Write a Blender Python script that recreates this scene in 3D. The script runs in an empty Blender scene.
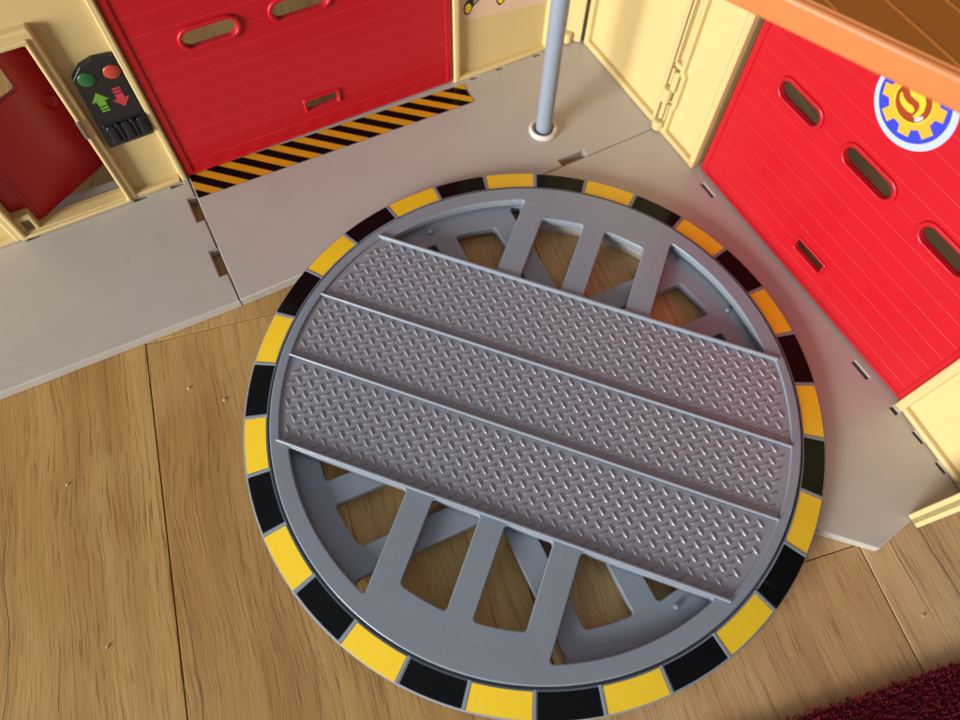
import bpy, bmesh, math, random
from mathutils import Matrix, Vector
random.seed(7)
PI = math.pi
S = 0.14            # one modelling unit = radius of the turntable = 14 cm
ZF = -0.08          # floor level in modelling units (turntable rim edge at 0)
ZB = -0.035         # top of the grey base
sc = bpy.context.scene
col = sc.collection

# ------------------------------------------------------------------ materials
def nt(name):
    m = bpy.data.materials.new(name); m.use_nodes = True
    n = m.node_tree; b = n.nodes['Principled BSDF']
    return m, n, b
def plastic(name, rgb, rough=0.35, var=0.06, bump=0.05, bscale=900, spec=0.5, scuff=0.0, ior=1.46, sss=0.0):
    m, n, b = nt(name)
    N, L = n.nodes, n.links
    tc = N.new('ShaderNodeTexCoord')
    n1 = N.new('ShaderNodeTexNoise'); n1.inputs['Scale'].default_value = 38; n1.inputs['Detail'].default_value = 5
    L.new(tc.outputs['Object'], n1.inputs['Vector'])
    mx = N.new('ShaderNodeMix'); mx.data_type = 'RGBA'
    mx.inputs['A'].default_value = (*[c*(1-var) for c in rgb], 1)
    mx.inputs['B'].default_value = (*[min(1, c*(1+var)) for c in rgb], 1)
    L.new(n1.outputs['Fac'], mx.inputs['Factor'])
    out = mx.outputs['Result']
    if scuff:
        # fine pale scratches / scuffs
        mp = N.new('ShaderNodeMapping'); mp.inputs['Scale'].default_value = (30, 420, 60); mp.inputs['Rotation'].default_value = (0.3, 0.2, 0.7)
        L.new(tc.outputs['Object'], mp.inputs['Vector'])
        n2 = N.new('ShaderNodeTexNoise'); n2.inputs['Scale'].default_value = 1.0; n2.inputs['Detail'].default_value = 3
        L.new(mp.outputs['Vector'], n2.inputs['Vector'])
        n4 = N.new('ShaderNodeTexNoise'); n4.inputs['Scale'].default_value = 22
        L.new(tc.outputs['Object'], n4.inputs['Vector'])
        r = N.new('ShaderNodeMapRange'); r.inputs['From Min'].default_value = 0.66; r.inputs['From Max'].default_value = 0.74
        L.new(n2.outputs['Fac'], r.inputs['Value'])
        r2 = N.new('ShaderNodeMapRange'); r2.inputs['From Min'].default_value = 0.5; r2.inputs['From Max'].default_value = 0.68; r2.inputs['To Max'].default_value = scuff
        L.new(n4.outputs['Fac'], r2.inputs['Value'])
        mu = N.new('ShaderNodeMath'); mu.operation = 'MULTIPLY'
        L.new(r.outputs['Result'], mu.inputs[0]); L.new(r2.outputs['Result'], mu.inputs[1])
        m2 = N.new('ShaderNodeMix'); m2.data_type = 'RGBA'
        L.new(mu.outputs[0], m2.inputs['Factor']); L.new(out, m2.inputs['A'])
        m2.inputs['B'].default_value = (*[min(1, c*0.6+0.3) for c in rgb], 1)
        out = m2.outputs['Result']
    L.new(out, b.inputs['Base Color'])
    nr = N.new('ShaderNodeMapRange'); nr.inputs['To Min'].default_value = rough*0.8; nr.inputs['To Max'].default_value = min(1, rough*1.25)
    n3 = N.new('ShaderNodeTexNoise'); n3.inputs['Scale'].default_value = 90; n3.inputs['Detail'].default_value = 6
    L.new(tc.outputs['Object'], n3.inputs['Vector']); L.new(n3.outputs['Fac'], nr.inputs['Value'])
    L.new(nr.outputs['Result'], b.inputs['Roughness'])
    b.inputs['IOR'].default_value = ior
    b.inputs['Specular IOR Level'].default_value = spec
    if bump:
        bp = N.new('ShaderNodeBump'); bp.inputs['Strength'].default_value = bump; bp.inputs['Distance'].default_value = 0.0004
        nb = N.new('ShaderNodeTexNoise'); nb.inputs['Scale'].default_value = bscale; nb.inputs['Detail'].default_value = 2
        L.new(tc.outputs['Object'], nb.inputs['Vector']); L.new(nb.outputs['Fac'], bp.inputs['Height'])
        L.new(bp.outputs['Normal'], b.inputs['Normal'])
    return m

def speckle(name, rgb, rough, dot=(0.03, 0.02, 0.015)):
    """grey plastic with a few dark specks and scuffs"""
    m = plastic(name, rgb, rough, 0.09, 0.05, 700, scuff=0.55)
    n = m.node_tree; N, L = n.nodes, n.links; b = N['Principled BSDF']
    src = b.inputs['Base Color'].links[0].from_socket
    tc = [x for x in N if x.bl_idname == 'ShaderNodeTexCoord'][0]
    v = N.new('ShaderNodeTexVoronoi'); v.inputs['Scale'].default_value = 26; v.feature = 'F1'
    L.new(tc.outputs['Object'], v.inputs['Vector'])
    r = N.new('ShaderNodeMapRange'); r.inputs['From Min'].default_value = 0.016; r.inputs['From Max'].default_value = 0.009
    r.inputs['To Max'].default_value = 0.75
    L.new(v.outputs['Distance'], r.inputs['Value'])
    mx = N.new('ShaderNodeMix'); mx.data_type = 'RGBA'; mx.inputs['B'].default_value = (*dot, 1)
    L.new(r.outputs['Result'], mx.inputs['Factor']); L.new(src, mx.inputs['A'])
    L.new(mx.outputs['Result'], b.inputs['Base Color'])
    return m

def wood():
    m, n, b = nt('oak_boards'); N, L = n.nodes, n.links
    uv = N.new('ShaderNodeUVMap'); uv.uv_map = 'grain'
    at = N.new('ShaderNodeAttribute'); at.attribute_name = 'board'
    # offset the grain from board to board
    cx = N.new('ShaderNodeCombineXYZ'); L.new(at.outputs['Fac'], cx.inputs['Z'])
    ad = N.new('ShaderNodeVectorMath'); ad.operation = 'ADD'
    L.new(uv.outputs['UV'], ad.inputs[0]); L.new(cx.outputs['Vector'], ad.inputs[1])
    # slow warp of the grain direction
    wn = N.new('ShaderNodeTexNoise'); wn.inputs['Scale'].default_value = 9; wn.inputs['Detail'].default_value = 4; wn.inputs['Roughness'].default_value = 0.45
    L.new(ad.outputs[0], wn.inputs['Vector'])
    ws = N.new('ShaderNodeVectorMath'); ws.operation = 'SCALE'; ws.inputs['Scale'].default_value = 0.022
    L.new(wn.outputs['Color'], ws.inputs[0])
    a2 = N.new('ShaderNodeVectorMath'); a2.operation = 'ADD'
    L.new(ad.outputs[0], a2.inputs[0]); L.new(ws.outputs[0], a2.inputs[1])
    def grain(scale, det, rough=0.55):
        mp = N.new('ShaderNodeMapping'); mp.inputs['Scale'].default_value = scale
        L.new(a2.outputs[0], mp.inputs['Vector'])
        t = N.new('ShaderNodeTexNoise'); t.inputs['Scale'].default_value = 1; t.inputs['Detail'].default_value = det; t.inputs['Roughness'].default_value = rough
        L.new(mp.outputs['Vector'], t.inputs['Vector'])
        return t.outputs['Fac']
    def rng(s, a, c, lo=0., hi=1.):
        r = N.new('ShaderNodeMapRange'); r.inputs['From Min'].default_value = a; r.inputs['From Max'].default_value = c
        r.inputs['To Min'].default_value = lo; r.inputs['To Max'].default_value = hi
        L.new(s, r.inputs['Value']); return r.outputs['Result']
    def mix(f, A, B):
        x = N.new('ShaderNodeMix'); x.data_type = 'RGBA'
        if isinstance(f, float): x.inputs['Factor'].default_value = f
        else: L.new(f, x.inputs['Factor'])
        for k, v in (('A', A), ('B', B)):
            if isinstance(v, tuple): x.inputs[k].default_value = (*v, 1)
            else: L.new(v, x.inputs[k])
        return x.outputs['Result']
    def mul(a, c):
        x = N.new('ShaderNodeMath'); x.operation = 'MULTIPLY'
        for i, v in enumerate((a, c)):
            if isinstance(v, float): x.inputs[i].default_value = v
            else: L.new(v, x.inputs[i])
        return x.outputs[0]
    broad = grain((4, 55, 1), 4)
    base = mix(rng(broad, 0.36, 0.64), WOOD_A, WOOD_B)
    fine = grain((14, 520, 1), 5, 0.7)
    base = mix(rng(fine, 0.35, 0.75, 0, 0.45), base, WOOD_D)
    cloud = grain((11, 16, 1), 3)
    base = mix(rng(cloud, 0.4, 0.75, 0, 0.5), base, WOOD_E)
    # short dark pores, in patches
    pores = rng(grain((45, 1400, 1), 2, 0.5), 0.56, 0.68)
    patch = rng(grain((7, 40, 1), 2), 0.42, 0.6)
    base = mix(mul(mul(pores, patch), 0.6), base, WOOD_P)
    # larger flecks
    fl = rng(grain((30, 640, 1), 3, 0.6), 0.575, 0.67)
    base = mix(mul(fl, 0.52), base, WOOD_P)
    # long thin cracks along the grain
    ck = rng(grain((6, 620, 1), 1, 0.4), 0.715, 0.75)
    base = mix(mul(ck, 0.65), base, (0.045, 0.02, 0.008))
    # board tone
    hs = N.new('ShaderNodeHueSaturation')
    a3 = N.new('ShaderNodeAttribute'); a3.attribute_name = 'tone'
    L.new(rng(a3.outputs['Fac'], 0, 1, 0.85, 1.3), hs.inputs['Value'])
    L.new(rng(a3.outputs['Fac'], 0, 1, 1.05, 0.84), hs.inputs['Saturation']); L.new(base, hs.inputs['Color'])
    L.new(hs.outputs['Color'], b.inputs['Base Color'])
    L.new(rng(fine, 0.3, 0.7, 0.38, 0.55), b.inputs['Roughness']); b.inputs['Specular IOR Level'].default_value = 0.32
    bp = N.new('ShaderNodeBump'); bp.inputs['Strength'].default_value = 0.25; bp.inputs['Distance'].default_value = 0.0004; bp.invert = True
    s1 = N.new('ShaderNodeMath'); s1.operation = 'ADD'; L.new(fine, s1.inputs[0]); L.new(pores, s1.inputs[1])
    L.new(s1.outputs[0], bp.inputs['Height']); L.new(bp.outputs['Normal'], b.inputs['Normal'])
    return m
WOOD_A = (0.385, 0.188, 0.043); WOOD_B = (0.54, 0.312, 0.085); WOOD_D = (0.235, 0.106, 0.020)
WOOD_E = (0.55, 0.350, 0.115); WOOD_P = (0.17, 0.066, 0.012)

M = {}
M['wood'] = wood()
M['gap'] = plastic('dark_gap', (0.02, 0.013, 0.008), 0.9, bump=0)
M['grey'] = plastic('blue_grey_plastic', (0.224, 0.252, 0.290), 0.20, 0.07, 0.05, 800, scuff=0.45)
M['tread'] = plastic('lilac_grey_plastic', (0.255, 0.255, 0.285), 0.27, 0.05, 0.05, 800)
M['base'] = speckle('beige_grey_plastic', (0.44, 0.402, 0.348), 0.30)
M['cream'] = plastic('cream_plastic', (0.60, 0.45, 0.195), 0.42, 0.04, 0.05, 500, scuff=0.1)
M['red'] = plastic('red_plastic', (0.455, 0.0065, 0.0135), 0.33, 0.05, 0.04, 500, scuff=0.12)
M['redlit'] = plastic('lit_red_ridge', (0.51, 0.018, 0.024), 0.42, 0.15, 0)  # paler red paints in the light caught on the plank ridges
M['yellow'] = plastic('yellow_sticker', (0.86, 0.56, 0.018), 0.3, 0.05, 0.06, 300, scuff=0.25)
M['amber'] = plastic('amber_sticker', (0.62, 0.285, 0.010), 0.34, 0.04, 0.04, 400)
M['black'] = plastic('black_sticker', (0.0035, 0.0035, 0.004), 0.17, 0.2, 0.04, 400, spec=0.14, scuff=0.08)
M['panel'] = plastic('black_panel', (0.016, 0.015, 0.015), 0.36, 0.1, 0.05, 600)
M['gloss'] = plastic('glossy_black', (0.012, 0.012, 0.013), 0.16, 0.1, 0.02, 300)
M['green'] = plastic('green_print', (0.02, 0.115, 0.025), 0.3, 0.05, 0.03, 400)
M['lime'] = plastic('lime_print', (0.13, 0.33, 0.03), 0.35, 0.04, 0)
M['redbtn'] = plastic('button_red', (0.42, 0.05, 0.025), 0.3, 0.05, 0.03, 400)
M['pinkred'] = plastic('arrow_red', (0.50, 0.04, 0.055), 0.35, 0.04, 0)
M['pole'] = plastic('pole_plastic', (0.235, 0.275, 0.325), 0.3, 0.04, 0.04, 500)
M['collar'] = plastic('off_white_plastic', (0.62, 0.56, 0.48), 0.45, 0.05, 0.05, 500)
M['orange'] = plastic('orange_plastic', (0.50, 0.155, 0.040), 0.4, 0.04, 0.05, 500)
M['brown'] = plastic('brown_orange_plastic', (0.46, 0.14, 0.018), 0.45, 0.06, 0.05, 500)
M['white'] = plastic('white_print', (0.42, 0.48, 0.60), 0.35, 0.03, 0)
M['blue'] = plastic('blue_print', (0.035, 0.05, 0.50), 0.35, 0.04, 0)
M['gold'] = plastic('gold_print', (0.70, 0.36, 0.03), 0.35, 0.2, 0)
M['rust'] = plastic('rust_print', (0.30, 0.045, 0.012), 0.35, 0.2, 0)
M['flame'] = plastic('flame_print', (0.72, 0.47, 0.03), 0.35, 0.05, 0)
M['pink'] = plastic('pale_pink_print', (0.66, 0.46, 0.32), 0.4, 0.04, 0)
M['mid'] = plastic('grey_print', (0.22, 0.22, 0.24), 0.4, 0.04, 0)
M['latch'] = plastic('brown_grey_plastic', (0.17, 0.13, 0.085), 0.45, 0.06, 0)
M['crumb'] = plastic('crumb', (0.62, 0.48, 0.32), 0.7, 0.1, 0)
def rugmat():
    m, n, b = nt('dark_red_wool'); N, L = n.nodes, n.links
    at = N.new('ShaderNodeAttribute'); at.attribute_name = 'tone'
    mx = N.new('ShaderNodeMix'); mx.data_type = 'RGBA'
    mx.inputs['A'].default_value = (0.085, 0.004, 0.008, 1); mx.inputs['B'].default_value = (0.23, 0.011, 0.018, 1)
    L.new(at.outputs['Fac'], mx.inputs['Factor']); L.new(mx.outputs['Result'], b.inputs['Base Color'])
    b.inputs['Roughness'].default_value = 0.95; b.inputs['Specular IOR Level'].default_value = 0.15
    b.inputs['Sheen Weight'].default_value = 0.25; b.inputs['Sheen Tint'].default_value = (0.6, 0.2, 0.25, 1)
    return m
M['rug'] = rugmat()

# ------------------------------------------------------------------ geometry helpers
def rounded(poly, r, n=5):
    """round the corners of a polygon; r a number or one radius per corner"""
    out = []; k = len(poly)
    for i in range(k):
        p0, p1, p2 = Vector(poly[i-1]), Vector(poly[i]), Vector(poly[(i+1) % k])
        ri = r[i] if isinstance(r, (list, tuple)) else r
        a, b = (p0-p1), (p2-p1)
        la, lb = a.length, b.length
        if ri <= 1e-6 or la < 1e-6 or lb < 1e-6: out.append(tuple(p1)); continue
        a.normalize(); b.normalize()
        ang = a.angle(b)
        if ang > PI*0.985: out.append(tuple(p1)); continue
        d = min(ri/math.tan(ang/2), la*0.48, lb*0.48); rr = d*math.tan(ang/2)
        bis = (a+b).normalized(); c = p1+bis*(rr/math.sin(ang/2))
        s, e = p1+a*d, p1+b*d
        a0 = math.atan2(s.y-c.y, s.x-c.x); a1 = math.atan2(e.y-c.y, e.x-c.x)
        da = (a1-a0+PI) % (2*PI)-PI
        for j in range(n+1):
            t = a0+da*j/n; out.append((c.x+rr*math.cos(t), c.y+rr*math.sin(t)))
    return out
def rect(x0, y0, x1, y1, r=0., n=5):
    p = [(x0, y0), (x1, y0), (x1, y1), (x0, y1)]
    return rounded(p, r, n) if r else p
def circ(cx, cy, r, n=48, a0=0, a1=2*PI):
    return [(cx+r*math.cos(a0+(a1-a0)*i/n), cy+r*math.sin(a0+(a1-a0)*i/n)) for i in range(n)]
def arc(r, a0, a1, n=32):
    return [(r*math.cos(a0+(a1-a0)*i/n), r*math.sin(a0+(a1-a0)*i/n)) for i in range(n+1)]
def stadium(x0, y0, x1, y1, n=10):
    r = (y1-y0)/2; cy = (y0+y1)/2
    return [(x1-r+r*math.cos(t), cy+r*math.sin(t)) for t in [(-PI/2+PI*i/n) for i in range(n+1)]] + \
           [(x0+r+r*math.cos(t), cy+r*math.sin(t)) for t in [(PI/2+PI*i/n) for i in range(n+1)]]

WALL = Matrix(((1, 0, 0, 0), (0, 0, -1, 0), (0, 1, 0, 0), (0, 0, 0, 1)))   # (along, up, towards the viewer) -> x, -y, z

class MB:
    def __init__(self, mats, X=None):
        self.bm = bmesh.new(); self.mats = mats; self.X = X or Matrix.Identity(4)
    def _add(self, me, mi, X):
        k = len(self.bm.faces); kv = len(self.bm.verts)
        self.bm.from_mesh(me); self.bm.faces.ensure_lookup_table(); self.bm.verts.ensure_lookup_table()
        for v in self.bm.verts[kv:]: v.co = X @ v.co
        for f in self.bm.faces[k:]: f.material_index = mi; f.smooth = True
    def shape(self, loops, z0, z1, bev=0.0, mi=0, res=2, X=None):
        """flat plate with holes, extruded from z0 to z1 with a rounded edge"""
        cu = bpy.data.curves.new('tmp', 'CURVE'); cu.dimensions = '2D'; cu.fill_mode = 'BOTH'
        h = (z1-z0)/2; bev = min(bev, h*0.98)
        cu.extrude = h-bev; cu.bevel_depth = bev; cu.bevel_resolution = res; cu.offset = -bev
        for lp in loops:
            q = []
            for p in lp:
                if not q or (abs(p[0]-q[-1][0])+abs(p[1]-q[-1][1])) > 1e-5: q.append(p)
            if abs(q[0][0]-q[-1][0])+abs(q[0][1]-q[-1][1]) < 1e-5: q.pop()
            s = cu.splines.new('POLY'); s.points.add(len(q)-1); s.use_cyclic_u = True
            for pt, p in zip(s.points, q): pt.co = (p[0], p[1], 0, 1)
        ob = bpy.data.objects.new('tmp', cu); me = bpy.data.meshes.new_from_object(ob)
        self._add(me, mi, (X or self.X) @ Matrix.Translation((0, 0, (z0+z1)/2)))
        bpy.data.objects.remove(ob); bpy.data.curves.remove(cu); bpy.data.meshes.remove(me)
        return self
    def box(self, x0, y0, z0, x1, y1, z1, bev=0.0, mi=0, X=None):
        return self.shape([rect(x0, y0, x1, y1)], z0, z1, bev, mi, 2, X)
    def face(self, pts, mi=0, X=None):
        X = X or self.X
        f = self.bm.faces.new([self.bm.verts.new(X @ Vector(p)) for p in pts]); f.material_index = mi; f.smooth = True
        return f
    def lathe(self, prof, n=32, mi=0, c=(0, 0, 0), X=None, close=False):
        X = X or self.X; rings = []
        for r, z in prof:
            rings.append([self.bm.verts.new(X @ Vector((c[0]+r*math.cos(2*PI*i/n), c[1]+r*math.sin(2*PI*i/n), c[2]+z))) for i in range(n)])
        seq = list(zip(rings, rings[1:]))+([(rings[-1], rings[0])] if close else [])
        for a, b in seq:
            for i in range(n):
                f = self.bm.faces.new((a[i], a[(i+1) % n], b[(i+1) % n], b[i])); f.material_index = mi; f.smooth = True
        if not close:
            for r, fl in ((rings[0], True), (rings[-1], False)):
                f = self.bm.faces.new(r[::-1] if fl else r); f.material_index = mi; f.smooth = True
        return self
    def build(self, name, parent=None, angle=32, attr=None):
        bm = self.bm
        bmesh.ops.remove_doubles(bm, verts=bm.verts, dist=1e-6)
        for v in bm.verts: v.co *= S
        me = bpy.data.meshes.new(name); bm.to_mesh(me); bm.free()
        for m in self.mats: me.materials.append(M[m])
        me.set_sharp_from_angle(angle=math.radians(angle))
        o = bpy.data.objects.new(name, me); col.objects.link(o)
        wn = o.modifiers.new('weighted_normal', 'WEIGHTED_NORMAL'); wn.keep_sharp = True; wn.weight = 80
        if parent: o.parent = parent
        return o
def tag(o, label, cat, group=None, kind=None):
    o['label'] = label; o['category'] = cat
    if group: o['group'] = group
    if kind: o['kind'] = kind
    return o
def W(x, y, z): return Vector((x*S, y*S, (z-ZF)*S))
def thing(name, label, cat, loc, rz=0., group=None):
    o = bpy.data.objects.new(name, None); col.objects.link(o); o.empty_display_size = 0.02
    o.location = W(*loc); o.rotation_euler = (0, 0, rz)
    return tag(o, label, cat, group)
def place(o, loc, rz=0.):
    o.location = W(*loc); o.rotation_euler = (0, 0, rz); return o

# ------------------------------------------------------------------ floor
def floor():
    a = math.radians(-73.6); g = Vector((math.cos(a), math.sin(a))); q = Vector((-g.y, g.x))     # along the grain, across
    if q.x < 0: q = -q
    bm = bmesh.new(); uvl = bm.loops.layers.uv.new('grain'); at = bm.faces.layers.float.new('board'); tn = bm.faces.layers.float.new('tone')
    rnd = random.Random(11)
    w = 1.09; gap = 0.0045; zt = 0.0
    seams = {}
    # end joints seen in the photo (distance along the grain)
    j_left = Vector((-1.22, 0.31)).dot(g); j_right = Vector((0.98, -0.50)).dot(g)
    bid = 0
    for i in range(-7, 8):
        x0 = -1.293+w*i; x1 = x0+w
        if i == 0: start = j_left
        elif i == 1: start = j_right
        else: start = rnd.uniform(-4, 0)
        cuts = [start+k*5.2 for k in range(-4, 5)]
        for y0, y1 in zip(cuts, cuts[1:]):
            if y1 < -9 or y0 > 9: continue
            bid += 1; off = rnd.uniform(0, 50); tone = {-1: 0.38, 0: 0.45, 1: 0.85, 2: 1.0}.get(i, rnd.random())
            c0, c1, d0, d1 = x0+gap/2, x1-gap/2, y0+gap*0.3, y1-gap*0.3
            e = 0.0015
            def P(c, d, z): return (q.x*c+g.x*d, q.y*c+g.y*d, z)
            top = [(c0+e, d0+e), (c1-e, d0+e), (c1-e, d1-e), (c0+e, d1-e)]
            edge = [(c0, d0), (c1, d0), (c1, d1), (c0, d1)]
            vt = [bm.verts.new(P(c, d, zt)) for c, d in top]; ve = [bm.verts.new(P(c, d, zt-0.0015)) for c, d in edge]; vb = [bm.verts.new(P(c, d, zt-0.03)) for c, d in edge]
            cor = {v: cd for v, cd in zip(vt+ve+vb, top+edge+edge)}
            fs = [vt]
            for k in range(4):
                fs.append([ve[k], ve[(k+1) % 4], vt[(k+1) % 4], vt[k]]); fs.append([vb[k], vb[(k+1) % 4], ve[(k+1) % 4], ve[k]])
            for f in fs:
                ff = bm.faces.new(f); ff[at] = off; ff[tn] = tone; ff.material_index = 0
                for lp in ff.loops: c, d = cor[lp.vert]; lp[uvl].uv = (d*S+off*0.7, c*S)
    b = 10
    f = bm.faces.new([bm.verts.new(v) for v in ((-b, -b, -0.028), (b, -b, -0.028), (b, b, -0.028), (-b, b, -0.028))]); f.material_index = 1
    bmesh.ops.recalc_face_normals(bm, faces=bm.faces)
    for ff in bm.faces:
        if len(ff.verts) == 4 and abs(ff.normal.z) > 0.9 and ff.normal.z < 0: ff.normal_flip()
    for v in bm.verts: v.co *= S
    me = bpy.data.meshes.new('floor'); bm.to_mesh(me); bm.free()
    me.materials.append(M['wood']); me.materials.append(M['gap'])
    o = bpy.data.objects.new('floor', me); col.objects.link(o); o['kind'] = 'structure'; o['label'] = 'oak board floor with dark pores and thin joints'
floor()

# ------------------------------------------------------------------ rug
def rug():
    p0 = Vector((0.716, -1.005)); d = Vector((0.9615, 0.2748)); n = Vector((d.y, -d.x))
    rnd = random.Random(5); bm = bmesh.new(); at = bm.faces.layers.float.new('tone')
    L0, L1, D = -0.36, 1.61, 0.63
    c = [p0+d*L0, p0+d*L1, p0+d*L1+n*D, p0+d*L0+n*D]
    lo = [bm.verts.new((v.x, v.y, 0.002)) for v in c]; hi = [bm.verts.new((v.x, v.y, 0.022)) for v in c]
    for f in [hi[::-1]]+[[lo[(k+1) % 4], lo[k], hi[k], hi[(k+1) % 4]] for k in range(4)]:
        ff = bm.faces.new(f); ff[at] = 0.1
    def tuft(u, v, big=1.0, lean=0.0):
        b = p0+d*u+n*v; t0 = min(1, max(0, rnd.gauss(0.45, 0.25)))
        for k in range(5):
            a = rnd.uniform(0, 2*PI); s = rnd.uniform(0.0016, 0.0030)
            o = Vector((rnd.gauss(0, 0.005), rnd.gauss(0, 0.005), 0)); h = rnd.uniform(0.017, 0.030)*big
            e = Vector((math.cos(a), math.sin(a), 0))*s
            l = Vector((rnd.gauss(0, 0.007)-n.x*lean, rnd.gauss(0, 0.007)-n.y*lean, 0))
            B = Vector((b.x, b.y, 0.012))+o
            v = [bm.verts.new(B-e), bm.verts.new(B+e), bm.verts.new(B+e*0.8+l*0.5+Vector((0, 0, h*0.65))), bm.verts.new(B+l+Vector((0, 0, h))), bm.verts.new(B-e*0.8+l*0.5+Vector((0, 0, h*0.65)))]
            f = bm.faces.new(v); f[at] = min(1, max(0, t0+rnd.gauss(0, 0.12)))
    u = -0.35
    while u < 1.6:
        v = 0.004
        while v < 0.62:
            tuft(u+rnd.uniform(-.005, .005), v+rnd.uniform(-.005, .005), 1.0, 0.012 if v < 0.015 else 0)
            v += 0.0095
        u += 0.0095
    for v in bm.verts: v.co *= S
    me = bpy.data.meshes.new('rug'); bm.to_mesh(me); bm.free(); me.materials.append(M['rug'])
    o = bpy.data.objects.new('rug', me); col.objects.link(o)
    tag(o, 'dark red wool rug with a fuzzy edge lying on the oak floor', 'rug')
rug()

# ------------------------------------------------------------------ turntable
TA = math.radians(-19.65)
def turntable():
    T = thing('turntable', 'round grey toy turntable with tread plate deck and yellow and black rim', 'turntable', (0, 0, ZF), TA)
    Z = -ZF     # local lift: modelling z -> local z
    # sloping rim
    b = MB(['grey'])
    prof = [(0.87, -0.03), (0.985, -0.03), (0.997, -0.024), (1.0, -0.016), (1.0, -0.004), (0.997, 0.0), (0.920, 0.0135), (0.916, 0.0135), (0.9135, 0.0105), (0.9125, -0.008), (0.87, -0.008)]
    b.lathe([(r, z+Z) for r, z in prof], 180, close=True)
    b0 = math.radians(123.98)-TA; st = math.radians(12)
    def cone(r): return 0.0135-(r-0.918)*(0.0135/0.079)+Z
    for i in range(30):         # thin raised bars between the stickers
        a = b0-st*i; hw = 0.007 if i % 2 else 0.0045
        X = Matrix.Rotation(a, 4, 'Z')
        r0, r1 = 0.915, 0.996; h = 0.0028
        pts = []
        for r in (r0, r1):
            pts.append([(r, -hw, cone(r)-0.004), (r, -hw*0.6, cone(r)+h), (r, hw*0.6, cone(r)+h), (r, hw, cone(r)-0.004)])
        for k in range(3): b.face([pts[0][k], pts[1][k], pts[1][k+1], pts[0][k+1]], 0, X)
        b.face(pts[1], 0, X); b.face(pts[0][::-1], 0, X)
    b.build('rim', T, 40)
    # one sticker between each pair of bars
    for i in range(30):
        a1 = b0-st*i-0.0075; a0 = b0-st*(i+1)+0.0075
        yel = (i % 2 == 0)
        s = MB(['yellow' if yel else 'black'])
        jit = random.uniform(-0.002, 0.002)
        N = 10; ri, ro = 0.9195, 0.9945+jit
        g = []
        for (r, dz) in ((ri, 0.0002), (ri, 0.0016), (ro, 0.0016), (ro, 0.0002)):
            g.append([(r*math.cos(a0+(a1-a0)*k/N), r*math.sin(a0+(a1-a0)*k/N), cone(r)+dz) for k in range(N+1)])
        for q in range(3):
            for k in range(N): s.face([g[q][k], g[q+1][k], g[q+1][k+1], g[q][k+1]])
        s.face([g[0][0], g[3][0], g[2][0], g[1][0]][::-1]); s.face([g[0][N], g[3][N], g[2][N], g[1][N]])
        o = s.build('rim_sticker', T)
        o['label'] = 'yellow rim sticker' if yel else 'black rim sticker'
    # spoked top deck: ring, spokes and openings, with a recess for the tread plates
    RO, RD, RH, RP = 0.9055, 0.846, 0.757, 0.872
    yb = 0.447; yh = 0.43
    def dwin(sx, sy):       # end opening, bounded by the ring
        x0 = 0.295; a0 = math.asin(yb/RD); a1 = math.acos(x0/RD)
        p = [(x0, yb)]+arc(RD, a0, a1, 24)
        r = [0.015, 0.03]+[0]*23+[0.03]
        return rounded([(sx*x, sy*y) for x, y in p], r)
    def hwin(sx, sy):
        x0, x1 = 0.043, 0.203
        a0 = math.acos(x1/RH); a1 = math.acos(x0/RH)
        p = [(x0, yb), (x1, yb)]+arc(RH, a0, a1, 6)
        r = [0.012, 0.012, 0.022]+[0]*5+[0.022]
        return rounded([(sx*x, sy*y) for x, y in p], r)
    aP = math.asin(yh/RP)
    plate_hole = arc(RP, -aP, aP, 30)+arc(RP, PI-aP, PI+aP, 30)
    loops = [circ(0, 0, RO, 160), plate_hole]
    for sx in (1, -1):
        for sy in (1, -1): loops += [dwin(sx, sy), hwin(sx, sy)]
    b = MB(['grey'])
    b.shape(loops, Z-0.012, Z+0.025, 0.0045, res=3)
    # moulded pins on the inner side of the ring
    for sy in (1, -1):
        for x, ya, yb_ in ((0.248, 0.47, 0.85), (-0.248, 0.47, 0.85), (0.0, 0.47, 0.87)):
            b.box(x-0.0011, min(sy*ya, sy*yb_), Z+0.02, x+0.0011, max(sy*ya, sy*yb_), Z+0.0253, 0.0006)
    b.build('deck_frame', T)
    # ribs on the deck
    b = MB(['grey'])
    for y in (0.4365, -0.4365):
        x = math.sqrt(0.882**2-y*y)
        b.box(-x, y-0.0058, Z+0.0, x, y+0.0058, Z+0.0335, 0.0045)
    for y in (0.1275, -0.1345):
        x = math.sqrt(0.876**2-y*y)
        b.box(-x, y-0.0048, Z+0.0, x, y+0.0048, Z+0.0295, 0.004)
    b.build('deck_ribs', T)
    # tread plates
    P = 0.0447; zt = Z+0.0165
    def loz(bm, cx, cy, ang):
        L, w, h = 0.0178, 0.0064, 0.0038
        ca, sa = math.cos(ang), math.sin(ang)
        def V(u, v, z): return bm.verts.new((cx+u*ca-v*sa, cy+u*sa+v*ca, z))
        n = 10; base = []; mid = []      # a rounded grain of rice
        for k in range(n):
            t = 2*PI*k/n; c, s_ = math.cos(t), math.sin(t)
            base.append(V(L*c*(1-0.12*s_*s_), w*s_, zt-0.001)); mid.append(V(L*0.72*c, w*0.52*s_, zt+h*0.8))
        top = [V(-L*0.4, 0, zt+h), V(L*0.4, 0, zt+h)]
        for k in range(n):
            f = bm.faces.new((base[k], base[(k+1) % n], mid[(k+1) % n], mid[k])); f.smooth = True
        # cap
        for k in range(n):
            t = 2*PI*(k+0.5)/n; tv = top[1] if math.cos(t) > 0.01 else top[0]
            f = bm.faces.new((mid[k], mid[(k+1) % n], tv)); f.smooth = True
        for vs in ((mid[2], top[0], top[1]), (mid[8], top[1], top[0])):
            f = bm.faces.new(vs); f.smooth = True
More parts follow.
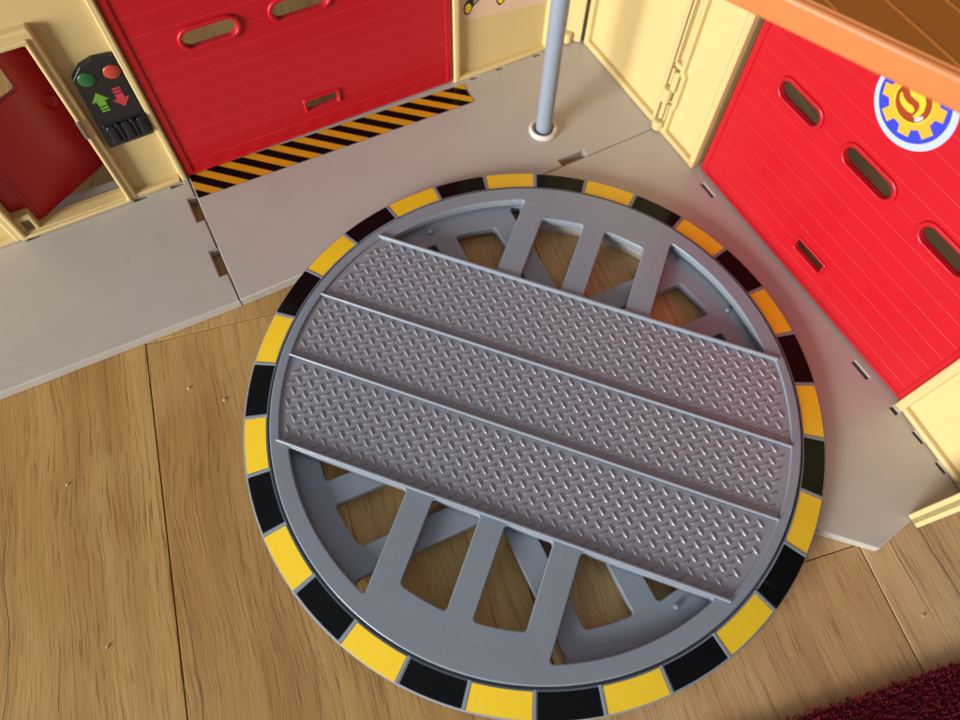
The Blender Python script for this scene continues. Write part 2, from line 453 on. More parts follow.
    for y0, y1 in ((0.134, 0.429), (-0.128, 0.121), (-0.429, -0.141)):
        b = MB(['tread'])
        xa = math.sqrt(0.873**2-y0*y0); 
        aa0, aa1 = math.asin(y0/0.873), math.asin(y1/0.873)
        b.shape([arc(0.873, aa0, aa1, 14)+[(-x, y) for x, y in arc(0.873, aa1, aa0, 14)]], Z-0.01, zt, 0)
        for j in range(-12, 13):
            for i in range(-22, 23):
                for (ox, oy, an) in ((0, 0, math.radians(-42)), (0.5, 0.5, math.radians(45))):
                    x, y = (i+ox)*P+0.008, (j+oy)*P+0.012
                    if y < y0+0.011 or y > y1-0.011 or math.hypot(x, y) > 0.853: continue
                    loz(b.bm, x, y, an)
        b.build('tread_plate', T, 60)
    # lower wheel, turned by an eighth, seen through the openings
    b = MB(['grey'])
    loops = [circ(0, 0, 0.875, 120)]
    yb2 = 0.40
    def wedge(k):           # open wedge between two spoke blocks
        x0 = 0.295; a0 = math.atan2(math.sqrt(RD*RD-x0*x0), x0)
        return None
    for k in range(4):
        r = k*PI/2
        for sx in (1, -1):
            x0, x1 = 0.043, 0.203; a0 = math.acos(x1/RH); a1 = math.acos(x0/RH)
            p = [(x0, yb2), (x1, yb2)]+arc(RH, a0, a1, 6)
            p = rounded([(sx*x, y) for x, y in p], [0.012, 0.012, 0.024]+[0]*5+[0.024])
            loops.append([(x*math.cos(r)-y*math.sin(r), x*math.sin(r)+y*math.cos(r)) for x, y in p])
        x0 = 0.295; a1 = math.acos(x0/0.848); a0 = PI/2-a1
        p = [(x0, x0)]+arc(0.848, a0, a1, 14)
        p = rounded(p, [0.03, 0.02]+[0]*13+[0.02])
        loops.append([(x*math.cos(r)-y*math.sin(r), x*math.sin(r)+y*math.cos(r)) for x, y in p])
    b.shape(loops, Z-0.058, Z-0.02, 0.005, X=Matrix.Rotation(math.radians(45), 4, 'Z'))
    b.build('lower_wheel', T)
    # small moulded pins on the lower wheel
    for x, y in ((-0.60, 0.545), (0.62, -0.50), (0.565, 0.60)):
        b = MB(['grey']); b.lathe([(0.009, -0.022), (0.009, -0.008), (0.006, -0.004), (0.002, -0.003)], 14, c=(x, y, Z)); b.build('pin', T)
    return T
turntable()

# ------------------------------------------------------------------ grey base sections
fa = math.radians(27.5); fd = Vector((math.cos(fa), math.sin(fa)))
F1 = Vector((-1.087, 0.414)); W1 = Vector((-1.372, 0.977)); SR = Vector((0.565, 1.287))
la = math.radians(27.0); ld = Vector((math.cos(la), math.sin(la))); ln = Vector((-ld.y, ld.x))
ra = math.radians(-61.2); rd = Vector((math.cos(ra), math.sin(ra))); rn = Vector((-rd.y, rd.x))
T2 = lambda v: (v.x, v.y)
BT, BB = -ZF+ZB, 0.001
sl = (W1-F1).normalized()
W1b = W1+sl*0.135
f26 = Vector((math.cos(math.radians(25.9)), math.sin(math.radians(25.9))))
def slit(p, d, l, w):
    n = Vector((-d.y, d.x)); a = p-d*l/2-n*w/2
    return [T2(a), T2(a+d*l), T2(a+d*l+n*w), T2(a+n*w)]
# left section
gp = sl*0; off = Vector((-sl.y, sl.x))*0.002
b = MB(['base'])
def notch(p, d, l, n, w):       # p on the edge, d along the edge, n into the panel
    return [T2(p), T2(p+n*w), T2(p+d*l+n*w), T2(p+d*l)]
ni = Vector((-sl.y, sl.x))
outer = [T2(F1-f26*1.75+off), T2(F1+off)]+notch(F1+sl*0.135+off, sl, 0.125, ni, 0.032)+notch(F1+sl*0.415+off, sl, 0.125, ni, 0.032)+[T2(W1b+off), T2(W1b-ld*1.75+off)]
n1 = [(-1.377, 0.886), (-1.356, 0.897), (-1.291, 0.782), (-1.317, 0.769)]
n2 = [(-1.243, 0.639), (-1.220, 0.650), (-1.164, 0.540), (-1.190, 0.527)]
slits = [slit(W1-ld*s-ln*0.004, ld, 0.05, 0.012) for s in (0.05, 0.20, 0.62, 0.86)]
b.shape([outer]+slits, BB, BT, 0.005)
o = b.build('base_panel'); place(o, (0, 0, ZF))
tag(o, 'flat grey base section with two notches under the cream doorway wall', 'base panel', 'hinged grey base sections')
# middle section
b = MB(['base'])
C0 = Vector((0.25, 1.805))
outer = [T2(F1-off), T2(F1+fd*1.9+Vector((0.002, 0.0))), T2(SR+fd*0.09), T2(C0+rn*0.09+ln*0.0), T2(C0+ln*0.09), T2(W1b-off)]
A0 = F1; 
nl = [(0.150, 1.079), (0.259, 1.136), (0.243, 1.167), (0.134, 1.110)]
slits = [slit(W1+ld*s-ln*0.004, ld, 0.035, 0.010) for s in (1.30, 1.43, 1.62)]
fn = Vector((-fd.y, fd.x)); tn = (Vector((0.150, 1.079))-F1).dot(fd)
sd = (SR-F1).normalized(); sn = Vector((-sd.y, sd.x))
outer = [T2(F1-off)]+notch(F1+sd*tn, sd, 0.122, sn, 0.036)+[T2(SR), T2(SR+rn*0.09), T2(C0+rn*0.09+ln*0.09), T2(W1b-off)]
b.shape([outer]+slits, BB, BT, 0.005)
mid = b.build('base_panel'); place(mid, (0, 0, ZF))
tag(mid, 'flat grey base section with a diagonal black and yellow hazard strip', 'base panel', 'hinged grey base sections')
# right section with the round cut-out for the turntable
b = MB(['base'])
e = Vector((fd.y, -fd.x))*0.006
arcp = arc(0.772, math.radians(92), math.radians(-24), 50)
q0 = SR-fd*1.02
rw0 = Vector((0.716, 1.055))
_k = (SR-sn*0.003); _t = [t/1000 for t in range(0, 1400) if math.degrees(math.atan2((_k-sd*(t/1000)).y, (_k-sd*(t/1000)).x)) >= 92][0]
outer = [T2(_k), T2(_k-sd*_t)]+arcp+[(0.929, -0.444), (1.107, -0.499), (1.229, -0.411), (1.47, -0.30), T2(rw0+rd*1.6+rn*0.09), T2(SR+rn*0.09-sn*0.003)]
slits = [slit(rw0+rd*0.105-rn*0.023, rd, 0.075, 0.014), slit(rw0+rd*1.03-rn*0.022, rd, 0.075, 0.014),
         slit(rw0-rd*0.14-rn*0.004, rd, 0.12, 0.012), slit(Vector((1.283, 0.005))+Vector((-0.006, -0.02)), rd, 0.03, 0.016), slit(Vector((1.335, -0.115)), rd, 0.045, 0.010), slit(Vector((1.385, -0.225)), rd, 0.04, 0.010)]
b.shape([outer]+slits, BB, BT, 0.006)
rb = b.build('base_panel'); place(rb, (0, 0, ZF))
tag(rb, 'flat grey base section curving round the turntable below the red badge door', 'base panel', 'hinged grey base sections')

# hazard strip on the middle section
def clip_poly(poly, x0, y0, x1, y1):
    for ax, lim, sgn in ((0, x0, 1), (0, x1, -1), (1, y0, 1), (1, y1, -1)):
        out = []
        for i in range(len(poly)):
            p, q = poly[i-1], poly[i]
            ip, iq = sgn*(p[ax]-lim) >= 0, sgn*(q[ax]-lim) >= 0
            if ip != iq:
                t = (lim-p[ax])/(q[ax]-p[ax]); out.append(tuple(p[k]+t*(q[k]-p[k]) for k in (0, 1)))
            if iq: out.append(q)
        poly = out
        if not poly: return []
    return poly
def strip():
    b = MB(['black', 'amber'])
    FL, FR, BR, BL = Vector((-1.318, 0.885)), Vector((-0.213, 1.419)), Vector((-0.261, 1.523)), Vector((-1.376, 1.002))
    def P(u, v, z): p = (FL*(1-u)+FR*u)*(1-v)+(BL*(1-u)+BR*u)*v; return (p.x, p.y, z)
    z = BT
    b.face([P(0, 0, z+.001), P(1, 0, z+.001), P(1, 1, z+.001), P(0, 1, z+.001)])
    n = 11.6; sh = -1.4/n
    for k in range(-3, 16):
        u0 = (k+0.12)/n; u1 = (k+0.60)/n
        pl = clip_poly([(u0, 1), (u0-sh, 0), (u1-sh, 0), (u1, 1)], 0, 0, 1, 1)
        if len(pl) >= 3:
            ff = b.face([P(u, v, z+.0022) for u, v in pl], 1)
            if ff.normal.z < 0: ff.normal_flip()
    bmesh.ops.recalc_face_normals(b.bm, faces=b.bm.faces)
    for f in b.bm.faces:
        f.normal_update()
        if f.normal.z < 0: f.normal_flip()
    b.build('hazard_strip', mid)
strip()

# ------------------------------------------------------------------ fire pole
pole = thing('pole', 'tall thin blue grey plastic pole standing in a white collar', 'pole', (0.082, 1.258, ZB))
b = MB(['pole']); b.lathe([(0.033, 0.002), (0.033, 1.2), (0.03, 1.205), (0.01, 1.207)], 40); b.build('shaft', pole)
b = MB(['collar'])
b.lathe([(0.040, 0.001), (0.060, 0.001), (0.0625, 0.008), (0.060, 0.018), (0.054, 0.024), (0.046, 0.022), (0.041, 0.015), (0.040, 0.008)], 48, close=True)
b.build('collar', pole)

# ------------------------------------------------------------------ red roller doors
FLAME_A = [(-0.041, -0.0004), (-0.0412, 0.0118), (-0.0288, 0.0011), (-0.0098, -0.0038), (0.0109, -0.0008), (0.022, -0.0064), (0.022, -0.019), (0.0061, -0.0241), (-0.0158, -0.0217), (-0.0318, -0.014)]
FLAME_B = [(-0.0261, 0.0279), (-0.0257, 0.0415), (-0.015, 0.0525), (0.0034, 0.0535), (0.0221, 0.046), (0.0382, 0.03), (0.0455, 0.0088), (0.043, -0.0124), (0.0365, -0.0248), (0.0264, -0.0246), (0.0301, -0.0084), (0.029, 0.0093), (0.0196, 0.0195), (0.0052, 0.0189), (-0.0123, 0.0187)]
GLINT = [(0.0365, -0.0248), (0.0449, -0.0106), (0.0528, -0.0002), (0.0573, -0.0099), (0.0499, -0.0252), (0.0396, -0.0329)]
def roller_door(loc, rz, label, w, badge=False, dx=0.0):
    D = thing('garage_door', label, 'garage door', loc, rz, 'red toy garage doors')
    H = 1.2; b = MB(['red', 'redlit'], WALL)
    slots = [(0.178, 0.566, 0.366, 0.630), (0.497, 0.566, 0.702, 0.630), (0.840, 0.566, 1.022, 0.630)]
    slots = [(a+dx, b_, c_+dx, d_) for a, b_, c_, d_ in slots]
    hs = (0.538+dx*0.5, 0.126, 0.670+dx*0.5, 0.172)
    holes = [stadium(*s) for s in slots]+[rect(*hs, 0.008)]
    b.shape([rect(-0.003, 0.008, w+0.004, H, 0.006)]+holes, -0.030, -0.014, 0.004)
    # raised border
    bw = 0.014
    b.shape([rect(-0.001, 0.010, w+0.002, H-0.002, 0.006), rect(0.012+bw, 0.010+bw, w-0.010-bw, H-0.002-bw, 0.006)], -0.025, -0.009, 0.003)
    # plank lines
    z = 0.075
    while z < 1.15:
        segs = [(0.03, w-0.028)]
        for (x0, y0, x1, y1) in slots+[hs]:
            if y0-0.03 < z < y1+0.03:
                ns = []
                for a, c in segs:
                    if x0-0.03 > a: ns.append((a, min(c, x0-0.03)))
                    if x1+0.03 < c: ns.append((max(a, x1+0.03), c))
                segs = [s for s in ns if s[1]-s[0] > 0.01]
        for a, c in segs:
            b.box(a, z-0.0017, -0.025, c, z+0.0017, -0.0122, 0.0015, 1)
        z += 0.0735
    b.build('door_panel', D)
    for (x0, y0, x1, y1) in slots:
        r = MB(['red'], WALL)
        r.shape([stadium(x0-0.017, y0-0.016, x1+0.017, y1+0.016, 14), stadium(x0-0.0005, y0-0.0005, x1+0.0005, y1+0.0005, 14)], -0.028, -0.004, 0.0055, res=3)
        r.build('slot_rim', D)
    r = MB(['red'], WALL)
    x0, y0, x1, y1 = hs
    r.shape([rect(x0-0.013, y0-0.012, x1+0.013, y1+0.012, 0.010), rect(x0-0.0005, y0-0.0005, x1+0.0005, y1+0.0005, 0.008)], -0.028, -0.006, 0.005, res=3)
    r.build('handle_rim', D)
    if badge:
        c = (0.5716, 0.876); R = 0.133; c0 = (0.566, 0.868); cw = (0.578, 0.871); cb = (0.575, 0.873)
        g = MB(['white', 'blue', 'gold', 'rust', 'flame', 'white'], WALL)
        g.shape([circ(*cw, R, 64)], -0.016, -0.0105, 0.001, 0)
        g.shape([circ(*cb, R*0.86, 64)], -0.0110, -0.0100, 0.0, 1)
        teeth = []
        nT = 8; t0 = math.radians(17)
        for k in range(nT):
            for f, rr in ((-0.31, 0.60), (-0.23, 0.60+0.17*(1+0.18*(k % 2))), (0.23, 0.60+0.17*(1+0.18*(k % 2))), (0.31, 0.60)):
                a = t0+2*PI*(k+f)/nT; teeth.append((c[0]+R*rr*math.cos(a), c[1]+R*rr*math.sin(a)))
        g.shape([teeth], -0.0105, -0.0095, 0.0, 2)
        g.shape([circ(*c, R*0.475, 48)], -0.0100, -0.0090, 0.0, 4)
        g.shape([circ(*c, R*0.43, 48)], -0.0095, -0.0085, 0.0, 3)
        # two curling flames, as flat print (local points, unit = badge radius)
        for pl, mi in ((FLAME_A, 4), (FLAME_B, 4), (GLINT, 5)):
            g.shape([rounded([(c0[0]+x, c0[1]+y) for x, y in pl], 0.004, 3)], -0.0090, -0.0080 if mi == 4 else -0.0075, 0.0, mi)
        g.build('badge', D)
    return D

LD = roller_door((W1.x+ld.x*0.004, W1.y+ld.y*0.004, ZB), la, 'plain red garage door with oval slots behind the hazard strip', 1.192, False, 0.012)
RDo = roller_door((rw0.x+rd.x*0.004, rw0.y+rd.y*0.004, ZB), ra, 'red garage door with a round blue and gold gear badge', 1.188, True, -0.012)

# ------------------------------------------------------------------ cream doorway wall (left)
HW = 1.2
def doorway_wall():
    D = thing('doorway_wall', 'cream wall with an open red door and a black control panel', 'wall', (W1.x, W1.y, ZB), la)
    X0 = -1.75
    ox0, ox1, oz0, oz1 = -0.640, -0.243, 0.022, 0.765
    b = MB(['cream'], WALL)
    hole = rect(ox0, oz0, ox1, oz1, 0.006)
    b.shape([rect(X0, 0.0, 0.0, HW), hole], -0.055, -0.025, 0.003)
    # stile beside the garage door, bottom rail
    b.shape([rect(-0.026, 0.0, -0.001, HW, 0.004)], -0.056, 0.0, 0.007, res=3)
    b.shape([rect(X0, 0.0, -0.03, 0.026, 0.003)], -0.05, 0.002, 0.005, res=3)
    b.shape([rect(-1.22, 0.02, -1.19, HW, 0.003)], -0.05, -0.004, 0.005)
    b.build('wall_panel', D)
    f = MB(['cream'], WALL)
    f.shape([rect(ox0-0.042, 0.004, ox1+0.036, oz1+0.045, 0.012), hole], -0.07, 0.006, 0.008, res=3)
    f.shape([rect(ox0-0.018, 0.006, ox1+0.014, oz1+0.016, 0.006), rect(ox0+0.001, oz0+0.001, ox1-0.001, oz1-0.001, 0.006)], 0.0, 0.014, 0.006, res=3)
    # little block beside the hinge at the foot of the frame
    f.shape([rect(ox0-0.01, oz0-0.012, ox0+0.062, oz0+0.085, 0.006), rect(ox0+0.012, oz0+0.004, ox0+0.046, oz0+0.06, 0.006)], -0.05, -0.004, 0.005)
    f.build('door_frame', D)
    k = MB(['latch'], WALL)
    k.shape([rect(-0.247, 0.365, -0.232, 0.447, 0.005)], 0.0, 0.018, 0.004)
    k.build('latch_plate', D)
    # red door standing ajar, swung away from the viewer
    dm = Matrix.Translation((-0.5735, 0.037, 0)) @ Matrix.Rotation(math.radians(30.1), 4, 'Z') @ WALL
    r = MB(['red'], dm)
    win = rounded([(0.045, 0.51), (0.232, 0.50), (0.232, 0.655), (0.045, 0.655)], 0.012)
    r.shape([rect(0.0, 0.022, 0.352, 0.735, 0.012), win], -0.026, 0.0, 0.005)
    r.shape([rect(0.014, 0.03, 0.022, 0.725, 0.003)], -0.01, 0.006, 0.003)
    door = r.build('door', D)
    h = MB(['red'], Matrix.Translation((-0.5735, 0.037, 0)) @ WALL)
    h.shape([rect(-0.066, 0.085, 0.003, 0.72, 0.008)], -0.03, -0.006, 0.006)
    h.build('door_hinge_strip', door)
    kn = MB(['red'], dm)
    kn.lathe([(0.030, -0.004), (0.030, 0.003), (0.026, 0.006), (0.022, 0.003), (0.014, -0.001), (0.004, -0.0025)], 32, c=(0.300, 0.392, 0.0))
    kn.build('door_knob', door)
    # control panel
    p = MB(['panel', 'lime', 'pinkred'], WALL @ Matrix.Translation((0, 0, -0.009)))
    out = rounded([(-0.197, 0.277), (-0.030, 0.279), (-0.027, 0.634), (-0.095, 0.642), (-0.142, 0.628), (-0.182, 0.588)], [0.008, 0.008, 0.014, 0.01, 0.01, 0.012])
    p.shape([out], -0.02, 0.006, 0.004, res=3)
    def arrow(cx, z0, z1, up, mi):
        hgt = z1-z0; s = 1 if up else -1; c = (z0+z1)/2
        def q(x, t): return (cx+x, c+s*(t-0.5)*hgt)
        p.shape([[q(-0.0135, 0.34), q(0.0135, 0.34), q(0.0135, 0.58), q(0.0285, 0.58), q(0, 1.0), q(-0.0285, 0.58), q(-0.0135, 0.58)]], 0.0058, 0.0072, 0, mi)
        p.shape([[q(-0.0135, 0.18), q(0.0135, 0.18), q(0.0135, 0.28), q(-0.0135, 0.28)]], 0.0058, 0.0072, 0, mi)
        p.shape([[q(-0.0135, 0.04), q(0.0135, 0.04), q(0.0135, 0.12), q(-0.0135, 0.12)]], 0.0058, 0.0072, 0, mi)
    arrow(-0.138, 0.434, 0.520, True, 1)
    arrow(-0.074, 0.434, 0.520, False, 2)
    cp = p.build('control_panel', D)
    for x, m, l in ((-0.142, 'green', 'green push button'), (-0.058, 'redbtn', 'red push button')):
        q = MB([m], WALL @ Matrix.Translation((0, 0, -0.009)))
        q.lathe([(0.0275, 0.004), (0.0275, 0.0065), (0.0255, 0.009), (0.018, 0.0115), (0.008, 0.0128), (0.002, 0.013)], 36, c=(x, 0.578, 0.0))
        o = q.build('push_button', cp); o['label'] = l
    lv = MB(['gloss'], WALL @ Matrix.Translation((0, 0, -0.009)))
    zz = [(-0.184, 0.298), (-0.165, 0.286), (-0.030, 0.290), (-0.028, 0.31), (-0.026, 0.388), (-0.182, 0.386)]
    lv.shape([rounded(zz, 0.01)], 0.0, 0.010, 0.004, res=3)
    for x in (-0.157, -0.104, -0.052):
        lv.shape([rounded([(x-0.021, 0.294), (x+0.019, 0.294), (x+0.015, 0.338), (x+0.017, 0.380), (x-0.016, 0.380), (x-0.014, 0.338)], 0.010)], 0.002, 0.022, 0.0095, res=4)
    for x in (-0.131, -0.078):
        lv.shape([rounded([(x-0.006, 0.300), (x+0.006, 0.300), (x+0.004, 0.365), (x-0.004, 0.365)], 0.004)], 0.002, 0.020, 0.005, res=3)
        lv.lathe([(0.011, 0.006), (0.011, 0.018), (0.008, 0.023), (0.003, 0.025)], 20, c=(x, 0.374, 0.0))
    lv.build('lever_grip', cp)
doorway_wall()

# ------------------------------------------------------------------ cream wall behind the pole
def sticker_wall():
    o = W1+ld*1.206
    D = thing('wall', 'plain cream wall with a tool sticker behind the pole', 'wall', (o.x, o.y, ZB), la)
    L = 0.475
    b = MB(['cream'], WALL)
    b.shape([rect(0.0, 0.0, L, HW, 0.004)], -0.055, -0.025, 0.003)
    b.shape([rect(0.0, 0.0, 0.030, HW, 0.004)], -0.056, 0.0, 0.007, res=3)
    b.shape([rect(0.02, 0.0, L, 0.024, 0.004)], -0.05, 0.0, 0.006, res=3)
    b.shape([rect(L-0.022, 0.0, L, HW, 0.004)], -0.056, 0.0, 0.006, res=3)
    b.build('wall_panel', D)
    s = MB(['pink', 'panel', 'yellow', 'mid'], WALL)
    s.shape([[(0.034, 0.290), (L-0.026, 0.240), (L-0.026, 0.85), (0.034, 0.85)]], -0.026, -0.0235, 0.0)
    def blob(pl, mi, d): s.shape([rounded([(x, z-0.035) for x, z in pl], 0.008, 3)], -0.024, d, 0.0, mi)
    # a nozzle and a handle, printed
    blob([(0.055, 0.365), (0.068, 0.345), (0.085, 0.352), (0.098, 0.378), (0.150, 0.412), (0.185, 0.455), (0.165, 0.475), (0.120, 0.440), (0.075, 0.415), (0.056, 0.395)], 1, -0.0225)
    blob([(0.060, 0.368), (0.071, 0.353), (0.083, 0.360), (0.090, 0.382), (0.078, 0.402), (0.062, 0.392)], 2, -0.0215)
    blob([(0.095, 0.395), (0.105, 0.388), (0.165, 0.440), (0.155, 0.455), (0.115, 0.425)], 3, -0.0215)
    blob([(0.205, 0.362), (0.218, 0.338), (0.236, 0.348), (0.256, 0.372), (0.256, 0.43), (0.205, 0.43)], 1, -0.0225)
    blob([(0.211, 0.366), (0.220, 0.347), (0.233, 0.355), (0.248, 0.376), (0.248, 0.42), (0.211, 0.42)], 2, -0.0215)
    s.build('tool_sticker', D)
sticker_wall()

# ------------------------------------------------------------------ folding cream wall in the corner
def folding_wall():
    a = math.radians(-61.1)
    D = thing('folding_wall', 'pale cream folding wall with an upright hinge beside the red badge door', 'wall', (0.286, 1.788, ZB), a)
    b = MB(['cream'], WALL)
    L = 0.556
    b.shape([rect(0.0, 0.0, L, HW, 0.004)], -0.055, -0.025, 0.003)
    b.shape([rect(0.0, 0.0, 0.03, HW, 0.004)], -0.056, 0.0, 0.007, res=3)
    b.shape([rect(0.02, 0.0, L, 0.03, 0.004)], -0.05, 0.0, 0.009, res=3)
    b.shape([rect(L-0.018, 0.0, L, HW, 0.003)], -0.056, 0.0, 0.006, res=3)
    b.build('wall_panel', D)
    b = MB(['cream'], WALL)
    x0, x1 = 0.566, 0.834
    b.shape([rect(x0, 0.0, x1, HW, 0.004)], -0.055, -0.025, 0.003)
    b.shape([rect(x1-0.030, 0.0, x1, HW, 0.004)], -0.056, 0.0, 0.007, res=3)
    b.shape([rect(x0+0.02, 0.0, x1-0.01, 0.026, 0.004)], -0.05, -0.001, 0.008, res=3)
    # stepped rib beside the hinge
    b.shape([rounded([(0.612, 0.0), (0.632, 0.0), (0.632, 0.14), (0.640, 0.165), (0.640, 0.315), (0.624, 0.33), (0.624, HW), (0.604, HW), (0.604, 0.318), (0.620, 0.305), (0.620, 0.17), (0.612, 0.15)], 0.004)], -0.05, -0.003, 0.006, res=3)
    b.build('wall_panel', D)
    h = MB(['cream'], WALL)
    def barrel(z0, z1, r, y=-0.006, x=0.582):
        X = Matrix.Translation((x, -y, 0))
        h.lathe([(r*0.7, z0), (r, z0+0.004), (r, z1-0.004), (r*0.7, z1)], 24, X=X)
    barrel(0.005, 0.055, 0.026); barrel(0.062, 0.15, 0.011); barrel(0.155, 0.225, 0.022, x=0.578); barrel(0.225, 0.31, 0.010, x=0.592)
    h.shape([rect(0.566, 0.235, 0.578, 0.315, 0.004)], -0.04, -0.002, 0.004)
    h.shape([rect(0.597, 0.225, 0.614, 0.320, 0.004)], -0.04, 0.004, 0.005)
    h.shape([rect(0.572, 0.33, 0.612, 0.352, 0.006)], -0.04, 0.0, 0.006)
    h.shape([rect(0.566, 0.345, 0.576, HW, 0.003)], -0.05, 0.0, 0.004)
    h.shape([rect(0.592, 0.345, 0.600, HW, 0.003)], -0.05, -0.012, 0.004)
    h.shape([rect(0.597, 0.06, 0.607, 0.15, 0.004)], -0.04, -0.004, 0.004)
    h.build('hinge', D)
    # narrow post closing the corner
    p = MB(['cream'])
    p.shape([rounded([(-0.085, 0.018), (-0.012, -0.004), (-0.006, 0.05), (-0.07, 0.07)], 0.006)], 0.004, HW, 0.004, X=Matrix.Rotation(-a, 4, 'Z') @ Matrix.Rotation(0, 4, 'Z'))
    p.lathe([(0.012, 0.004), (0.022, 0.008), (0.022, 0.05), (0.012, 0.056)], 20, c=(0, 0, 0), X=Matrix.Rotation(-a, 4, 'Z') @ Matrix.Translation((-0.075, 0.006, 0)))
    p.build('corner_post', D)
folding_wall()

# ------------------------------------------------------------------ cream end wall (right edge)
def end_wall():
    a = math.radians(-65.6)
    D = thing('end_wall', 'pale cream end wall with a narrow return standing at the right of the badge door', 'wall', (1.283, 0.005, ZB), a)
    L = 0.325
    b = MB(['cream'], WALL)
    b.shape([rect(0.0, 0.0, L, HW, 0.004)], -0.055, -0.022, 0.003)
    b.shape([rect(-0.004, 0.0, 0.030, HW, 0.004)], -0.056, 0.004, 0.008, res=3)
    b.shape([rect(0.02, 0.004, L, 0.030, 0.004)], -0.05, 0.0, 0.008, res=3)
    b.shape([rect(L-0.012, 0.0, L+0.03, HW, 0.004)], -0.056, 0.0, 0.006, res=3)
    b.build('wall_panel', D)
    # the return
    X = Matrix.Rotation(-a, 4, 'Z') @ Matrix.Translation((1.228-1.283, -0.400-0.005, 0)) @ Matrix.Rotation(math.radians(24.8), 4, 'Z') @ WALL
    r = MB(['cream'], X)
    r.shape([rect(0.0, 0.004, 0.25, HW, 0.004)], 0.0, 0.026, 0.005, res=3)
    r.shape([rect(0.0, 0.004, 0.022, HW, 0.004)], -0.012, 0.036, 0.005, res=3)
    r.build('return_panel', D)
end_wall()

# ------------------------------------------------------------------ orange upper platform
def platform():
    H0, H1 = 1.165+ZB+0.035, 1.243+ZB+0.035
    E0, E1 = Vector((0.395, 0.545)), Vector((0.86, 0.235))       # front edge, at the lower arris
    d = Vector((math.cos(math.radians(-37.2)), math.sin(math.radians(-37.2))))
    m = (E0+E1)/2+Vector((-0.605, -0.797))*0.045; e0 = m-d*0.42; e1 = m+d*0.85
    w0 = rw0+rd*0.10+rn*0.62; w1 = rw0+rd*1.60+rn*0.62  # unseen rear extension, added behind the wall to shade the door slots
    D = thing('platform', 'orange upper floor with a brown boarded top jutting over the badge door', 'platform', (rw0.x, rw0.y, H0), 0)
    def lc(v): return (v.x-rw0.x, v.y-rw0.y)
    b = MB(['orange'])
    b.shape([rounded([lc(e0), lc(e1), lc(w1), lc(w0)], 0.012)], 0.0, H1-H0, 0.012, res=4)
    b.build('platform_slab', D)
    t = MB(['brown'])
    c = (e0+e1+w1+w0)/4
    ins = [lc(v+(c-v).normalized()*0.03) for v in (e0, e1, w1, w0)]
    t.shape([rounded(ins, 0.01)], H1-H0-0.004, H1-H0+0.003, 0.002)
    # raised joint lines running towards the wall
    for k in range(12):
        p = Vector(ins[0])*(1-k/11)+Vector(ins[1])*(k/11)
        dd = Vector((math.cos(math.radians(-62)), math.sin(math.radians(-62)))); nn = Vector((dd.y, -dd.x))
    nrm = Vector((math.cos(math.radians(28)), math.sin(math.radians(28))))
    dd = Vector((math.cos(math.radians(-62)), math.sin(math.radians(-62))))
    cc = Vector(lc(c))
    for k in range(-6, 7):
        o = cc+nrm*(k*0.12+0.02)
        # clip the line to the inset polygon
        ts = []
        for i in range(4):
            p, q = Vector(ins[i-1]), Vector(ins[i]); ed = q-p
            den = dd.x*ed.y-dd.y*ed.x
            if abs(den) < 1e-6: continue
            tt = ((p.x-o.x)*ed.y-(p.y-o.y)*ed.x)/den; uu = ((p.x-o.x)*dd.y-(p.y-o.y)*dd.x)/den
            if 0 <= uu <= 1: ts.append(tt)
        if len(ts) < 2: continue
        a0, a1 = min(ts)+0.02, max(ts)-0.02
        if a1-a0 < 0.05: continue
        A, B = o+dd*a0, o+dd*a1; w = nrm*0.002; z = H1-H0+0.0042
        t.shape([[tuple(A-w), tuple(B-w), tuple(B+w), tuple(A+w)]], H1-H0+0.001, z, 0.002)
    t.build('boarded_top', D)
platform()

# ------------------------------------------------------------------ crumbs on the floor
rnd = random.Random(3)
CR = [(-1.235, 0.075), (-1.335, -0.79), (-1.10, 0.03), (-1.58, -0.28), (1.22, -0.70)]
for (x, y) in CR:
    b = MB(['crumb']); bmesh.ops.create_icosphere(b.bm, subdivisions=1, radius=0.0065)
    for v in b.bm.verts: v.co = Vector((v.co.x*rnd.uniform(0.5, 1.4), v.co.y*rnd.uniform(0.4, 0.9), max(-0.003, v.co.z*rnd.uniform(0.3, 0.6))))+Vector((0, 0, 0.003))
    o = b.build('crumb'); place(o, (x, y, ZF), rnd.uniform(0, 6))
    tag(o, 'tiny pale crumb lying on the oak floor', 'crumb', 'crumbs scattered on the oak floor')

# ------------------------------------------------------------------ light
w = bpy.data.worlds.new('World'); sc.world = w; w.use_nodes = True
N, L = w.node_tree.nodes, w.node_tree.links
bg = N['Background']
tc = N.new('ShaderNodeTexCoord'); sx = N.new('ShaderNodeSeparateXYZ'); L.new(tc.outputs['Generated'], sx.inputs[0])
rp = N.new('ShaderNodeValToRGB')
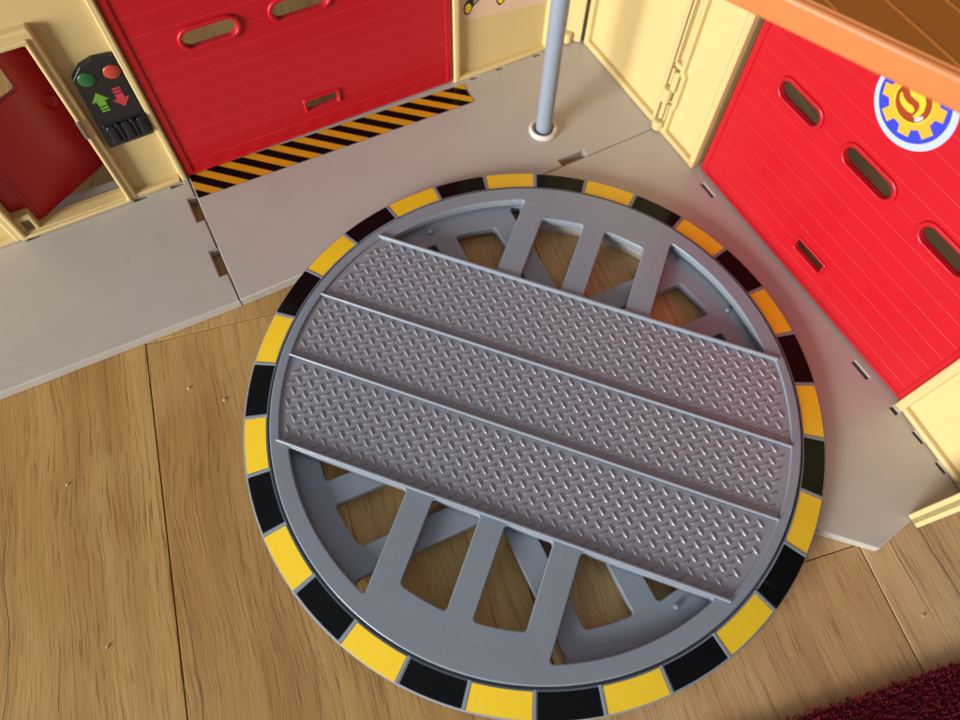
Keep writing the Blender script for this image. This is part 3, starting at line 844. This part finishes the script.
# dim room: darker towards the back right, lighter ceiling and window side
dt = N.new('ShaderNodeVectorMath'); dt.operation = 'DOT_PRODUCT'; dt.inputs[1].default_value = Vector((-0.62, -0.45, 0.64)).normalized()
L.new(tc.outputs['Generated'], dt.inputs[0])
mr = N.new('ShaderNodeMapRange'); mr.inputs['From Min'].default_value = -1; mr.inputs['From Max'].default_value = 1
L.new(dt.outputs['Value'], mr.inputs['Value']); L.new(mr.outputs['Result'], rp.inputs['Fac'])
rp.color_ramp.elements[0].position = 0.45; rp.color_ramp.elements[0].color = (0.10, 0.075, 0.05, 1)
rp.color_ramp.elements[1].position = 0.95; rp.color_ramp.elements[1].color = (0.80, 0.88, 1.0, 1)
L.new(rp.outputs['Color'], bg.inputs['Color']); bg.inputs['Strength'].default_value = 0.52

def window_light(name, loc, target, size, power, rgb):
    l = bpy.data.lights.new(name, 'AREA'); l.shape = 'RECTANGLE'; l.size, l.size_y = size; l.energy = power; l.color = rgb
    o = bpy.data.objects.new(name, l); col.objects.link(o); o.location = loc
    o.rotation_euler = (Vector(target)-Vector(loc)).to_track_quat('-Z', 'Y').to_euler()
window_light('window_light', (-2.43, -2.25, 0.74), (0.0, 0.05, 0.0), (1.15, 1.3), 228, (0.97, 0.975, 0.97))

# ------------------------------------------------------------------ camera
cd = bpy.data.cameras.new('camera'); co = bpy.data.objects.new('camera', cd); col.objects.link(co); sc.camera = co
cd.sensor_width = 36; cd.lens = 27.139
Rm = ((0.999847, -0.001982, 0.017387), (0.005709, -0.902282, -0.431109), (0.016543, 0.431142, -0.902132))
mw = Matrix(((Rm[0][0], -Rm[1][0], -Rm[2][0], 0), (Rm[0][1], -Rm[1][1], -Rm[2][1], 0), (Rm[0][2], -Rm[1][2], -Rm[2][2], 0), (0, 0, 0, 1)))
mw.translation = W(-0.23282, -0.955348, 2.325689)
co.matrix_world = mw
cd.clip_start = 0.01; cd.clip_end = 50
cd.dof.use_dof = True; cd.dof.focus_distance = 2.45*S; cd.dof.aperture_fstop = 9
sc.view_settings.view_transform = 'Standard'; sc.view_settings.look = 'None'; sc.view_settings.exposure = 0.0; sc.view_settings.gamma = 1
sc.render.resolution_x = 1024; sc.render.resolution_y = 768
